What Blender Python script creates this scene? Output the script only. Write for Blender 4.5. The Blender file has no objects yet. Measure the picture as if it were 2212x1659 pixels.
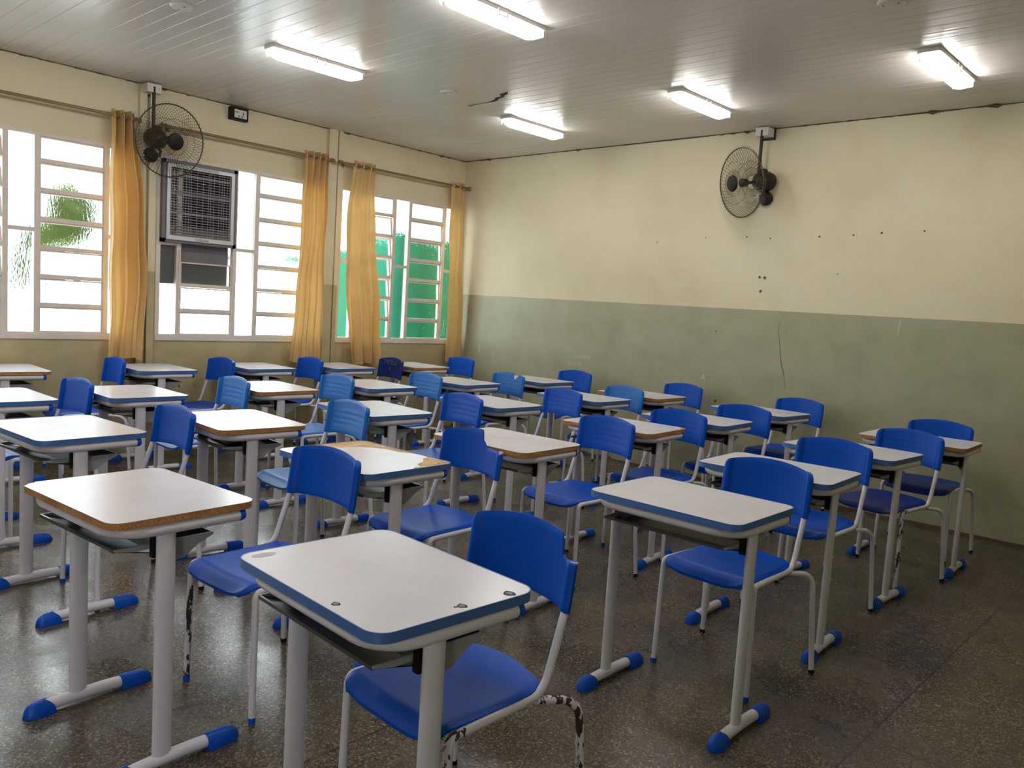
import bpy, math, random
from math import sin, cos, pi, radians
from mathutils import Vector, Matrix
random.seed(7)
SC = bpy.context.scene
COL = SC.collection

# ------------------------------------------------------------------ materials
def mat(name):
    m = bpy.data.materials.new(name); m.use_nodes = True
    nt = m.node_tree; nt.nodes.clear()
    out = nt.nodes.new('ShaderNodeOutputMaterial')
    return m, nt, out
def N(nt, t, **k):
    n = nt.nodes.new(t)
    for a, v in k.items():
        if a in n.inputs.keys() if hasattr(n.inputs, 'keys') else False: n.inputs[a].default_value = v
        else: setattr(n, a, v)
    return n
def setin(n, **k):
    for a, v in k.items(): n.inputs[a.replace('_', ' ')].default_value = v
def prin(name, col, rough=.5, metal=0., spec=.5, noise=0., nscale=8., bump=0., bscale=60., coat=0.):
    m, nt, out = mat(name); L = nt.links
    b = nt.nodes.new('ShaderNodeBsdfPrincipled')
    b.inputs['Base Color'].default_value = (*col, 1); b.inputs['Roughness'].default_value = rough
    b.inputs['Metallic'].default_value = metal; b.inputs['Specular IOR Level'].default_value = spec
    b.inputs['Coat Weight'].default_value = coat
    tc = nt.nodes.new('ShaderNodeTexCoord')
    if noise:
        n = nt.nodes.new('ShaderNodeTexNoise'); n.inputs['Scale'].default_value = nscale; n.inputs['Detail'].default_value = 4
        L.new(tc.outputs['Object'], n.inputs['Vector'])
        mx = nt.nodes.new('ShaderNodeMixRGB'); mx.blend_type = 'MIX'
        mx.inputs[1].default_value = (*[c*(1-noise) for c in col], 1); mx.inputs[2].default_value = (*[min(1, c*(1+noise)) for c in col], 1)
        L.new(n.outputs['Fac'], mx.inputs[0]); L.new(mx.outputs[0], b.inputs['Base Color'])
    if bump:
        n2 = nt.nodes.new('ShaderNodeTexNoise'); n2.inputs['Scale'].default_value = bscale
        L.new(tc.outputs['Object'], n2.inputs['Vector'])
        bp = nt.nodes.new('ShaderNodeBump'); bp.inputs['Strength'].default_value = bump; bp.inputs['Distance'].default_value = .002
        L.new(n2.outputs['Fac'], bp.inputs['Height']); L.new(bp.outputs[0], b.inputs['Normal'])
    L.new(b.outputs[0], out.inputs[0])
    return m
def ramp(nt, fac, stops):
    r = nt.nodes.new('ShaderNodeValToRGB'); e = r.color_ramp.elements
    while len(e) > 1: e.remove(e[-1])
    e[0].position = stops[0][0]; e[0].color = (*stops[0][1], 1)
    for p, c in stops[1:]:
        x = e.new(p); x.color = (*c, 1)
    nt.links.new(fac, r.inputs[0]); return r
def mathn(nt, op, a, b=None):
    n = nt.nodes.new('ShaderNodeMath'); n.operation = op
    for i, v in enumerate((a, b)):
        if v is None: continue
        if isinstance(v, (int, float)): n.inputs[i].default_value = v
        else: nt.links.new(v, n.inputs[i])
    return n.outputs[0]
def noise(nt, vec, scale, detail=4, rough=.5):
    n = nt.nodes.new('ShaderNodeTexNoise'); n.inputs['Scale'].default_value = scale
    n.inputs['Detail'].default_value = detail; n.inputs['Roughness'].default_value = rough
    nt.links.new(vec, n.inputs['Vector']); return n.outputs['Fac']
def mixc(nt, fac, a, b, mode='MIX'):
    n = nt.nodes.new('ShaderNodeMixRGB'); n.blend_type = mode
    for i, v in enumerate((fac, a, b)):
        if isinstance(v, (int, float)): n.inputs[i].default_value = v
        elif isinstance(v, tuple): n.inputs[i].default_value = (*v, 1)
        else: nt.links.new(v, n.inputs[i])
    return n.outputs[0]

M = {}
M['blue'] = prin('blue_plastic', (.0008, .060, .385), .40, spec=.14, noise=.12, nscale=5, bump=.15, bscale=220)
M['blue_worn'] = prin('blue_plastic_worn', (.008, .125, .42), .40, spec=.25, noise=.25, nscale=9, bump=.2, bscale=200)
M['navy'] = prin('navy_plastic', (.004, .022, .16), .42, spec=.2, noise=.2, nscale=6)
M['band'] = prin('blue_edge_band', (.048, .125, .33), .42, noise=.12, nscale=10)
M['shoe'] = prin('blue_foot_shoe', (.001, .062, .40), .4, spec=.25, noise=.2, nscale=12)
M['metal'] = prin('grey_painted_steel', (.60, .572, .615), .34, noise=.06, nscale=6, bump=.05)
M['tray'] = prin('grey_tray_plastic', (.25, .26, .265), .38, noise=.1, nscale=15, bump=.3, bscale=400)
M['tray_shaded'] = prin('shaded_tray_plastic', (.035, .035, .037), .35, noise=.15, nscale=15)  # darker copy of the tray grey: shade inside the tray put into the colour
M['black'] = prin('black_plastic', (.006, .005, .005), .5, spec=.2)
M['fanmetal'] = prin('dark_brown_enamel', (.020, .015, .012), .45, spec=.3, noise=.3, nscale=20)
M['wire'] = prin('fan_wire', (.06, .045, .025), .4, metal=.4)
M['white'] = prin('white_plastic', (.62, .60, .56), .4, noise=.08)
M['frame'] = prin('cream_window_steel', (.66, .58, .51), .45, noise=.12, nscale=12)
M['rod'] = prin('brass_curtain_rod', (.22, .15, .07), .4, metal=.3)
M['alu'] = prin('pale_aluminium', (.55, .55, .56), .38, metal=.35, noise=.06)
M['casing'] = prin('grey_casing', (.14, .135, .14), .5, noise=.15)
M['louver'] = prin('louver_grey', (.42, .40, .41), .42, noise=.15, nscale=10)
M['dark'] = prin('dark_hole', (.01, .009, .008), .8)
M['chalk'] = prin('chalk_writing', (.52, .52, .40), .9)
M['chalkblue'] = prin('pale_scribble', (.07, .11, .17), .8)
M['ink'] = prin('label_ink', (.05, .05, .05), .8)
M['label'] = prin('label_white', (.62, .60, .58), .6)
M['grime'] = prin('grime', (.12, .09, .055), .9)
M['stain'] = prin('glue_stain', (.38, .37, .36), .5)
M['teal'] = prin('teal_painted_wall', (.016, .135, .085), 1., spec=0, noise=.3, nscale=2.5)
M['greenwall'] = prin('green_painted_wall', (.004, .036, .015), 1., spec=0, noise=.4, nscale=2)
M['concrete'] = prin('outdoor_concrete', (.55, .55, .52), .9, noise=.1)
M['leaf'] = prin('foliage', (.075, .11, .025), .9, spec=.05, noise=.5, nscale=9)
M['rust'] = prin('rust', (.05, .022, .018), .8, noise=.3, nscale=30)
M['trim'] = prin('brown_floor_trim', (.10, .065, .045), .7, noise=.5, nscale=14)

def m_laminate():
    m, nt, out = mat('grey_laminate'); L = nt.links
    tc = nt.nodes.new('ShaderNodeTexCoord'); v = tc.outputs['Object']
    b = nt.nodes.new('ShaderNodeBsdfPrincipled')
    oi = nt.nodes.new('ShaderNodeObjectInfo')
    add = nt.nodes.new('ShaderNodeVectorMath'); add.operation = 'ADD'
    L.new(v, add.inputs[0]); L.new(oi.outputs['Random'], add.inputs[1])
    f = noise(nt, add.outputs[0], 5, 6, .6)
    c = ramp(nt, f, [(.25, (.555, .53, .555)), (.75, (.625, .60, .635))])
    L.new(c.outputs[0], b.inputs['Base Color'])
    r = ramp(nt, f, [(.2, (.235, .235, .235)), (.8, (.265, .265, .265))])
    L.new(r.outputs[0], b.inputs['Roughness']); b.inputs['Specular IOR Level'].default_value = .42
    L.new(b.outputs[0], out.inputs[0]); return m
M['laminate'] = m_laminate()
def m_board():
    m, nt, out = mat('particle_board'); L = nt.links
    tc = nt.nodes.new('ShaderNodeTexCoord'); v = tc.outputs['Object']
    b = nt.nodes.new('ShaderNodeBsdfPrincipled'); b.inputs['Roughness'].default_value = .85
    vo = nt.nodes.new('ShaderNodeTexVoronoi'); vo.inputs['Scale'].default_value = 430; L.new(v, vo.inputs['Vector'])
    c = ramp(nt, vo.outputs['Color'], [(.1, (.22, .085, .025)), (.45, (.40, .18, .055)), (.9, (.54, .29, .10))])
    d = ramp(nt, noise(nt, v, 9, 4), [(.35, (.70, .58, .54)), (.6, (1, 1, 1))])
    L.new(mixc(nt, .8, c.outputs[0], d.outputs[0], 'MULTIPLY'), b.inputs['Base Color'])
    bm = nt.nodes.new('ShaderNodeBump'); bm.inputs['Strength'].default_value = .5; bm.inputs['Distance'].default_value = .002
    L.new(vo.outputs['Distance'], bm.inputs['Height']); L.new(bm.outputs[0], b.inputs['Normal'])
    L.new(b.outputs[0], out.inputs[0]); return m
M['board'] = m_board()
def m_peel():
    m, nt, out = mat('peeled_board_face'); L = nt.links
    tc = nt.nodes.new('ShaderNodeTexCoord'); v = tc.outputs['Object']
    b = nt.nodes.new('ShaderNodeBsdfPrincipled'); b.inputs['Roughness'].default_value = .8
    c = ramp(nt, noise(nt, v, 16, 6, .65), [(.3, (.34, .19, .085)), (.5, (.50, .31, .16)), (.62, (.56, .40, .24)), (.72, (.60, .50, .36))])
    L.new(c.outputs[0], b.inputs['Base Color']); L.new(b.outputs[0], out.inputs[0]); return m
M['peel'] = m_peel()
def m_rustmetal():
    m, nt, out = mat('flaking_painted_steel'); L = nt.links
    tc = nt.nodes.new('ShaderNodeTexCoord'); v = tc.outputs['Object']
    b = nt.nodes.new('ShaderNodeBsdfPrincipled')
    mp = nt.nodes.new('ShaderNodeMapping'); mp.inputs['Scale'].default_value = (1, 1, .35); L.new(v, mp.inputs[0])
    f = noise(nt, mp.outputs[0], 38, 5, .6)
    c = ramp(nt, f, [(.0, (.60, .572, .615)), (.52, (.60, .572, .615)), (.535, (.035, .015, .014)), (1, (.06, .02, .015))])
    L.new(c.outputs[0], b.inputs['Base Color'])
    r = ramp(nt, f, [(.0, (.34,)*3), (.52, (.34,)*3), (.54, (.85,)*3)])
    L.new(r.outputs[0], b.inputs['Roughness'])
    L.new(b.outputs[0], out.inputs[0]); return m
M['flaky'] = m_rustmetal()

def m_wall(name, lowcol, dirt=1.0, under=None):
    m, nt, out = mat(name); L = nt.links
    tc = nt.nodes.new('ShaderNodeTexCoord'); v = tc.outputs['Object']
    sx = nt.nodes.new('ShaderNodeSeparateXYZ'); L.new(v, sx.inputs[0]); z = sx.outputs['Z']
    b = nt.nodes.new('ShaderNodeBsdfPrincipled')
    big = noise(nt, v, .9, 5, .55); med = noise(nt, v, 3.5, 6, .6)
    cream = ramp(nt, big, [(.3, (.60, .53, .35)), (.5, (.655, .585, .405)), (.7, (.64, .585, .43))])
    low = ramp(nt, med, [(.28, tuple(c*.86 for c in lowcol)), (.5, lowcol), (.72, (lowcol[0]*1.12, lowcol[1]*1.06, lowcol[2]*1.16))])
    wob = mathn(nt, 'MULTIPLY', mathn(nt, 'SUBTRACT', noise(nt, v, 25, 2), .5), .006)
    gz = mathn(nt, 'GREATER_THAN', mathn(nt, 'ADD', z, wob), 1.502)
    col = mixc(nt, gz, low.outputs[0], cream.outputs[0])
    # scuffs and grime low on the wall
    gr = ramp(nt, noise(nt, v, 6.5, 7, .68), [(.56, (1, 1, 1)), (.68, (.72, .66, .56)), (.8, (.45, .38, .3))])
    lowm = ramp(nt, z, [(.0, (1, 1, 1)), (.35, (.9, .9, .9)), (.95, (.35, .35, .35)), (1., (.0, .0, .0))])
    col = mixc(nt, mathn(nt, 'MULTIPLY', lowm.outputs[0], .6*dirt), col, mixc(nt, 1., col, gr.outputs[0], 'MULTIPLY'))
    # dark irregular grime right under the ceiling
    zz = mathn(nt, 'ADD', z, mathn(nt, 'MULTIPLY', mathn(nt, 'SUBTRACT', noise(nt, v, 9, 6, .7), .5), .09))
    top = mathn(nt, 'GREATER_THAN', zz, 2.972)
    col = mixc(nt, mathn(nt, 'MULTIPLY', top, .85), col, (.10, .08, .045))
    st = ramp(nt, noise(nt, v, 2.2, 5, .6), [(.5, (1, 1, 1)), (.7, (.88, .84, .74))])
    col = mixc(nt, .7*dirt, col, st.outputs[0], 'MULTIPLY')
    L.new(col, b.inputs['Base Color']); b.inputs['Roughness'].default_value = .62
    rr = ramp(nt, gz, [(0, (.5,)*3), (1, (.75,)*3)]); L.new(rr.outputs[0], b.inputs['Roughness'])
    bm = nt.nodes.new('ShaderNodeBump'); bm.inputs['Strength'].default_value = .35; bm.inputs['Distance'].default_value = .004
    L.new(noise(nt, v, 14, 6, .6), bm.inputs['Height']); L.new(bm.outputs[0], b.inputs['Normal'])
    L.new(b.outputs[0], out.inputs[0]); return m
M['wall'] = m_wall('two_tone_wall_paint', (.315, .305, .195), .7)
M['walll'] = m_wall('two_tone_wall_paint_windows', (.43, .37, .20), 1.0)

def m_floor():
    m, nt, out = mat('terrazzo_floor'); L = nt.links
    tc = nt.nodes.new('ShaderNodeTexCoord'); v = tc.outputs['Object']
    b = nt.nodes.new('ShaderNodeBsdfPrincipled')
    vo = nt.nodes.new('ShaderNodeTexVoronoi'); vo.inputs['Scale'].default_value = 175; L.new(v, vo.inputs['Vector'])
    c = ramp(nt, vo.outputs['Color'], [(.05, (.045, .036, .027)), (.40, (.09, .072, .051)), (.66, (.14, .115, .083)), (.80, (.24, .20, .152)), (1, (.40, .345, .275))])
    vo2 = nt.nodes.new('ShaderNodeTexVoronoi'); vo2.inputs['Scale'].default_value = 210; L.new(v, vo2.inputs['Vector'])
    c2 = ramp(nt, vo2.outputs['Color'], [(.2, (.7, .7, .7)), (.8, (1.25, 1.22, 1.15))])
    col = mixc(nt, 1, c.outputs[0], c2.outputs[0], 'MULTIPLY')
    bl = ramp(nt, noise(nt, v, 1.6, 6, .62), [(.32, (.44, .42, .40)), (.5, (.62, .59, .54)), (.7, (.80, .74, .64))])
    col = mixc(nt, 1, col, bl.outputs[0], 'MULTIPLY')
    red = ramp(nt, noise(nt, v, 3.1, 4, .6), [(.55, (1, 1, 1)), (.75, (1.15, .86, .72))])
    col = mixc(nt, .6, col, red.outputs[0], 'MULTIPLY')
    # dark spots of dirt
    sp = ramp(nt, noise(nt, v, 7, 6, .7), [(.0, (1, 1, 1)), (.66, (1, 1, 1)), (.74, (.35, .28, .24))])
    col = mixc(nt, .8, col, sp.outputs[0], 'MULTIPLY')
    # joints every 1.12 m
    sx = nt.nodes.new('ShaderNodeSeparateXYZ'); L.new(v, sx.inputs[0])
    def joint(o, off):
        a = mathn(nt, 'ADD', o, off); f = mathn(nt, 'FRACT', mathn(nt, 'DIVIDE', a, 1.12))
        d = mathn(nt, 'ABSOLUTE', mathn(nt, 'SUBTRACT', f, .5))
        return mathn(nt, 'GREATER_THAN', d, .5-.0030)
    j = mathn(nt, 'MAXIMUM', joint(sx.outputs['X'], -5.86+11.2), joint(sx.outputs['Y'], 3.47+11.2))
    col = mixc(nt, mathn(nt, 'MULTIPLY', j, 1.), col, (.022, .014, .010))
    L.new(col, b.inputs['Base Color'])
    r = ramp(nt, noise(nt, v, 2.4, 5, .6), [(.3, (.17,)*3), (.5, (.25,)*3), (.7, (.42,)*3)])
    L.new(r.outputs[0], b.inputs['Roughness']); b.inputs['Specular IOR Level'].default_value = .5
    bm = nt.nodes.new('ShaderNodeBump'); bm.inputs['Strength'].default_value = .12; bm.inputs['Distance'].default_value = .002
    L.new(noise(nt, v, 40, 4), bm.inputs['Height']); L.new(bm.outputs[0], b.inputs['Normal'])
    L.new(b.outputs[0], out.inputs[0]); return m
M['floor'] = m_floor()
def m_ceiling():
    m, nt, out = mat('pvc_ceiling'); L = nt.links
    tc = nt.nodes.new('ShaderNodeTexCoord'); v = tc.outputs['Object']
    b = nt.nodes.new('ShaderNodeBsdfPrincipled')
    c = ramp(nt, noise(nt, v, .8, 5, .6), [(.3, (.60, .555, .51)), (.7, (.635, .59, .57))])
    L.new(c.outputs[0], b.inputs['Base Color'])
    b.inputs['Roughness'].default_value = .24; b.inputs['Specular IOR Level'].default_value = .45
    mp = nt.nodes.new('ShaderNodeMapping'); mp.inputs['Scale'].default_value = (.7, 9, 1); L.new(v, mp.inputs[0])
    bm = nt.nodes.new('ShaderNodeBump'); bm.inputs['Strength'].default_value = .35; bm.inputs['Distance'].default_value = .006
    L.new(noise(nt, mp.outputs[0], 2.5, 3), bm.inputs['Height']); L.new(bm.outputs[0], b.inputs['Normal'])
    L.new(b.outputs[0], out.inputs[0]); return m
M['ceiling'] = m_ceiling()
def m_glass():
    m, nt, out = mat('textured_window_glass'); L = nt.links
    tc = nt.nodes.new('ShaderNodeTexCoord'); v = tc.outputs['Object']
    mp = nt.nodes.new('ShaderNodeMapping'); mp.inputs['Scale'].default_value = (1, 1, .45); L.new(v, mp.inputs[0])
    bm = nt.nodes.new('ShaderNodeBump'); bm.inputs['Strength'].default_value = .55; bm.inputs['Distance'].default_value = .004
    L.new(noise(nt, mp.outputs[0], 75, 2), bm.inputs['Height'])
    tr = nt.nodes.new('ShaderNodeBsdfTransparent'); tr.inputs[0].default_value = (.93, .96, .96, 1)
    rf = nt.nodes.new('ShaderNodeBsdfRefraction'); rf.inputs['Roughness'].default_value = .17; rf.inputs['IOR'].default_value = 1.25
    rf.inputs['Color'].default_value = (.93, .96, .95, 1)
    gl = nt.nodes.new('ShaderNodeBsdfGlossy'); gl.inputs['Roughness'].default_value = .15
    L.new(bm.outputs[0], rf.inputs['Normal']); L.new(bm.outputs[0], gl.inputs['Normal'])
    m1 = nt.nodes.new('ShaderNodeMixShader'); m1.inputs[0].default_value = .72
    L.new(tr.outputs[0], m1.inputs[1]); L.new(rf.outputs[0], m1.inputs[2])
    tl = nt.nodes.new('ShaderNodeBsdfTranslucent'); tl.inputs[0].default_value = (.95, .97, 1, 1)
    m3 = nt.nodes.new('ShaderNodeMixShader'); m3.inputs[0].default_value = .0
    L.new(m1.outputs[0], m3.inputs[1]); L.new(tl.outputs[0], m3.inputs[2])
    m2 = nt.nodes.new('ShaderNodeMixShader'); m2.inputs[0].default_value = .05
    L.new(m3.outputs[0], m2.inputs[1]); L.new(gl.outputs[0], m2.inputs[2])
    L.new(m2.outputs[0], out.inputs[0]); return m
M['glass'] = m_glass()
def m_curtain():
    m, nt, out = mat('ochre_curtain_cloth'); L = nt.links
    tc = nt.nodes.new('ShaderNodeTexCoord'); v = tc.outputs['Object']
    c = ramp(nt, noise(nt, v, 2.2, 5, .6), [(.3, (.52, .325, .115)), (.7, (.60, .395, .165))])
    b = nt.nodes.new('ShaderNodeBsdfPrincipled'); b.inputs['Roughness'].default_value = .55
    b.inputs['Sheen Weight'].default_value = .3
    L.new(c.outputs[0], b.inputs['Base Color'])
    t = nt.nodes.new('ShaderNodeBsdfTranslucent'); t.inputs[0].default_value = (.85, .50, .14, 1)
    mx = nt.nodes.new('ShaderNodeMixShader'); mx.inputs[0].default_value = .13
    L.new(b.outputs[0], mx.inputs[1]); L.new(t.outputs[0], mx.inputs[2]); L.new(mx.outputs[0], out.inputs[0]); return m
M['curtain'] = m_curtain()
def m_emit(name, col, s):
    m, nt, out = mat(name)
    e = nt.nodes.new('ShaderNodeEmission'); e.inputs[0].default_value = (*col, 1); e.inputs[1].default_value = s
    nt.links.new(e.outputs[0], out.inputs[0]); return m
LAMP = 38.
M['lamp'] = m_emit('lit_lamp_cover', (1, .98, .95), LAMP)
def m_acrylic():
    m, nt, out = mat('clear_acrylic'); L = nt.links
    tr = nt.nodes.new('ShaderNodeBsdfTransparent'); tr.inputs[0].default_value = (.85, .84, .82, 1)
    b = nt.nodes.new('ShaderNodeBsdfPrincipled'); b.inputs['Base Color'].default_value = (.6, .58, .55, 1); b.inputs['Roughness'].default_value = .15
    mx = nt.nodes.new('ShaderNodeMixShader'); mx.inputs[0].default_value = .55
    L.new(tr.outputs[0], mx.inputs[1]); L.new(b.outputs[0], mx.inputs[2]); L.new(mx.outputs[0], out.inputs[0]); return m
M['acrylic'] = m_acrylic()
def m_smoky():
    m, nt, out = mat('smoky_clear_blade'); L = nt.links
    tr = nt.nodes.new('ShaderNodeBsdfTransparent'); tr.inputs[0].default_value = (.93, .90, .87, 1)
    b = nt.nodes.new('ShaderNodeBsdfPrincipled'); b.inputs['Base Color'].default_value = (.12, .08, .06, 1); b.inputs['Roughness'].default_value = .25
    mx = nt.nodes.new('ShaderNodeMixShader'); mx.inputs[0].default_value = .05
    L.new(tr.outputs[0], mx.inputs[1]); L.new(b.outputs[0], mx.inputs[2]); L.new(mx.outputs[0], out.inputs[0]); return m
M['smoky'] = m_smoky()

# ------------------------------------------------------------------ mesh builder
class MB:
    def __init__(s): s.v = []; s.f = []; s.m = []
    def add(s, vs, fs, mi=0):
        o = len(s.v); s.v += [tuple(p) for p in vs]
        for f in fs: s.f.append(tuple(i+o for i in f)); s.m.append(mi)
        return s
    def box(s, x0, x1, y0, y1, z0, z1, mi=0, T=None):
        vs = [(x, y, z) for z in (z0, z1) for y in (y0, y1) for x in (x0, x1)]
        if T is not None: vs = [T @ Vector(p) for p in vs]
        return s.add(vs, [(0, 2, 3, 1), (4, 5, 7, 6), (0, 1, 5, 4), (2, 6, 7, 3), (0, 4, 6, 2), (1, 3, 7, 5)], mi)
    def prism(s, poly, z0, z1, mi=0, mtop=None, cap0=True, cap1=True):
        n = len(poly); vs = [(x, y, z0) for x, y in poly]+[(x, y, z1) for x, y in poly]
        s.add(vs, [(i, (i+1) % n, (i+1) % n+n, i+n) for i in range(n)], mi)
        o = len(s.v)-2*n
        if cap0: s.f.append(tuple(o+i for i in range(n-1, -1, -1))); s.m.append(mi)
        if cap1: s.f.append(tuple(o+n+i for i in range(n))); s.m.append(mi if mtop is None else mtop)
        return s
    def tube(s, pts, r, seg=10, mi=0, cap=True, closed=False, ry=None):
        P = [Vector(p) for p in pts]; n = len(P); rings = []
        up = None
        for i in range(n):
            if closed: t = (P[(i+1) % n]-P[i-1])
            else: t = (P[min(i+1, n-1)]-P[max(i-1, 0)])
            t.normalize()
            if up is None:
                a = Vector((0, 0, 1)) if abs(t.z) < .9 else Vector((1, 0, 0))
                up = (a-t*a.dot(t)).normalized()
            else: up = (up-t*up.dot(t)).normalized()
            sd = t.cross(up); rr = r[i] if isinstance(r, (list, tuple)) else r
            rings.append([P[i]+up*(rr*cos(2*pi*k/seg))+sd*((ry or rr)*sin(2*pi*k/seg)) for k in range(seg)])
        vs = [p for q in rings for p in q]; fs = []
        m = n if closed else n-1
        for i in range(m):
            j = (i+1) % n
            for k in range(seg):
                l = (k+1) % seg; fs.append((i*seg+k, i*seg+l, j*seg+l, j*seg+k))
        if cap and not closed:
            fs.append(tuple(range(seg-1, -1, -1))); fs.append(tuple((n-1)*seg+k for k in range(seg)))
        return s.add(vs, fs, mi)
    def lathe(s, prof, T, seg=20, mi=0):
        # prof: (radius, height) along local z, T places it
        vs = []; fs = []
        for r, h in prof:
            for k in range(seg): vs.append(T @ Vector((r*cos(2*pi*k/seg), r*sin(2*pi*k/seg), h)))
        for i in range(len(prof)-1):
            for k in range(seg):
                l = (k+1) % seg; fs.append((i*seg+k, i*seg+l, (i+1)*seg+l, (i+1)*seg+k))
        fs.append(tuple(range(seg-1, -1, -1))); fs.append(tuple((len(prof)-1)*seg+k for k in range(seg)))
        return s.add(vs, fs, mi)
    def grid(s, fn, nu, nv, mi=0, flip=False):
        vs = [fn(i/nu, j/nv) for j in range(nv+1) for i in range(nu+1)]
        fs = []
        for j in range(nv):
            for i in range(nu):
                a = j*(nu+1)+i; q = (a, a+1, a+nu+2, a+nu+1); fs.append(q[::-1] if flip else q)
        return s.add(vs, fs, mi)
    def mesh(s, name, mats, smooth=35, fix=False):
        me = bpy.data.meshes.new(name); me.from_pydata(s.v, [], s.f)
        for k in (mats if isinstance(mats, (list, tuple)) else [mats]): me.materials.append(M[k])
        me.polygons.foreach_set('material_index', s.m)
        if fix:
            import bmesh
            b = bmesh.new(); b.from_mesh(me); bmesh.ops.remove_doubles(b, verts=b.verts, dist=1e-5)
            bmesh.ops.recalc_face_normals(b, faces=b.faces); b.to_mesh(me); b.free()
        if smooth:
            me.polygons.foreach_set('use_smooth', [True]*len(me.polygons)); me.set_sharp_from_angle(angle=radians(smooth))
        me.update(); return me
def place(name, me, parent=None, loc=None, rot=None):
    o = bpy.data.objects.new(name, me); COL.objects.link(o)
    if parent: o.parent = parent
    if loc: o.location = loc
    if rot: o.rotation_euler = rot
    return o
def empty(name, loc, rz=0):
    o = bpy.data.objects.new(name, None); COL.objects.link(o); o.location = loc; o.rotation_euler = (0, 0, rz)
    o.empty_display_size = .1; return o
def tag(o, label=None, cat=None, group=None, kind=None):
    if label: o['label'] = label
    if cat: o['category'] = cat
    if group: o['group'] = group
    if kind: o['kind'] = kind
    return o
def struct(o, label, cat='wall'): return tag(o, label, cat, kind='structure')
def TZ(loc, axis):
    z = Vector(axis).normalized(); return Matrix.Translation(Vector(loc)) @ z.to_track_quat('Z', 'Y').to_matrix().to_4x4()
def arc(c, r, a0, a1, n, plane='xy', z=0):
    out = []
    for i in range(n+1):
        a = a0+(a1-a0)*i/n; u, w = c[0]+r*cos(a), c[1]+r*sin(a)
        out.append((u, w, z) if plane == 'xy' else ((z, u, w) if plane == 'yz' else (u, z, w)))
    return out
def bend(pts, r, n=6):
    """round the corners of a polyline"""
    P = [Vector(p) for p in pts]; out = [P[0]]
    for i in range(1, len(P)-1):
        a, b, c = P[i-1], P[i], P[i+1]; rr = r[i-1] if isinstance(r, (list, tuple)) else r
        d1 = (a-b); d2 = (c-b); l = min(rr, d1.length*.49, d2.length*.49); d1.normalize(); d2.normalize()
        p0 = b+d1*l; p2 = b+d2*l
        for k in range(n+1):
            t = k/n; out.append((1-t)**2*p0+2*t*(1-t)*b+t*t*p2)
    out.append(P[-1]); return out
def text_mesh(name, s, size, T, mt, extrude=.0006, space=1.):
    cu = bpy.data.curves.new(name, 'FONT'); cu.body = s; cu.size = size; cu.extrude = extrude; cu.align_x = 'CENTER'; cu.align_y = 'CENTER'; cu.space_character = space
    o = bpy.data.objects.new(name, cu); COL.objects.link(o)
    dg = bpy.context.evaluated_depsgraph_get(); me = bpy.data.meshes.new_from_object(o.evaluated_get(dg))
    bpy.data.objects.remove(o); bpy.data.curves.remove(cu)
    me.transform(T); me.materials.clear(); me.materials.append(M[mt]); me.name = name; return me

# ------------------------------------------------------------------ room
H = 2.97; XR = 7.3; YF = -10.4
WZ0, WZ1 = .967, 2.452
WIN = [(-6.95, -5.37), (-5.19, -3.61), (-3.415, -1.835), (-1.65, -.07)]
mb = MB(); mb.box(-.16, XR+.15, YF-.15, .15, -.1, 0)
fl = place('floor', mb.mesh('floor', 'floor', 0)); struct(fl, 'speckled brown terrazzo floor with dark joint lines', 'floor')
# ceiling of PVC boards: grooves run along x
mb = MB(); prof = []; y = YF-.15; z = H
while y < .15:
    prof += [(y, z+.004), (y+.003, z), (y+.097, z), (y+.0985, z+.0015), (y+.100, z+.0015), (y+.1015, z), (y+.197, z), (y+.1985, z+.004)]
    y += .2
n = len(prof)
vs = [(-.16, a, b) for a, b in prof]+[(XR+.15, a, b) for a, b in prof]
mb.add(vs, [(i, i+1, i+1+n, i+n) for i in range(n-1)])
mb.box(-.16, XR+.15, YF-.15, .15, H+.02, H+.08)
ce = place('ceiling', mb.mesh('ceiling', 'ceiling', 0)); struct(ce, 'glossy pale grey ribbed plastic ceiling boards', 'ceiling')
# walls
mb = MB(); mb.box(0, XR, 0, .15, 0, H)
wr = place('wall_right', mb.mesh('wall_right', 'wall', 0)); struct(wr, 'wall painted cream above and olive green below with a fan on it')
mb = MB(); ys = [YF]
mb.box(-.06, 0, YF, WIN[0][0], 0, H)
for i, (a, b) in enumerate(WIN):
    mb.box(-.06, 0, a, b, 0, WZ0); mb.box(-.06, 0, a, b, WZ1, H)
    e = WIN[i+1][0] if i < 3 else .15
    mb.box(-.06, 0, b, e, 0, H)
wl = place('wall_left', mb.mesh('wall_left', 'walll', 0)); struct(wl, 'window wall painted cream above and dull olive below')
mb = MB(); DY = (-8.8, -8.0); mb.box(XR, XR+.15, YF, DY[0], 0, H); mb.box(XR, XR+.15, DY[1], .15, 0, H); mb.box(XR, XR+.15, DY[0], DY[1], 2.15, H); o = place('wall_side', mb.mesh('wall_side', 'wall', 0)); struct(o, 'two-tone wall on the side away from the windows')
mb = MB(); mb.box(-.15, XR+.15, YF-.15, YF, 0, H); o = place('wall_back', mb.mesh('wall_back', 'wall', 0)); struct(o, 'two-tone wall behind the camera')
mb = MB()
random.seed(3)
x = .0
while x < XR-.001:
    w = min(random.uniform(.05, .16), XR-x); mb.box(x, x+w, -.008-random.random()*.006, 0, 0, random.uniform(.012, .03)); x += w
o = place('baseboard_right', mb.mesh('baseboard_right', 'trim', 0)); struct(o, 'low crumbling brown strip where wall meets floor', 'baseboard')
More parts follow.
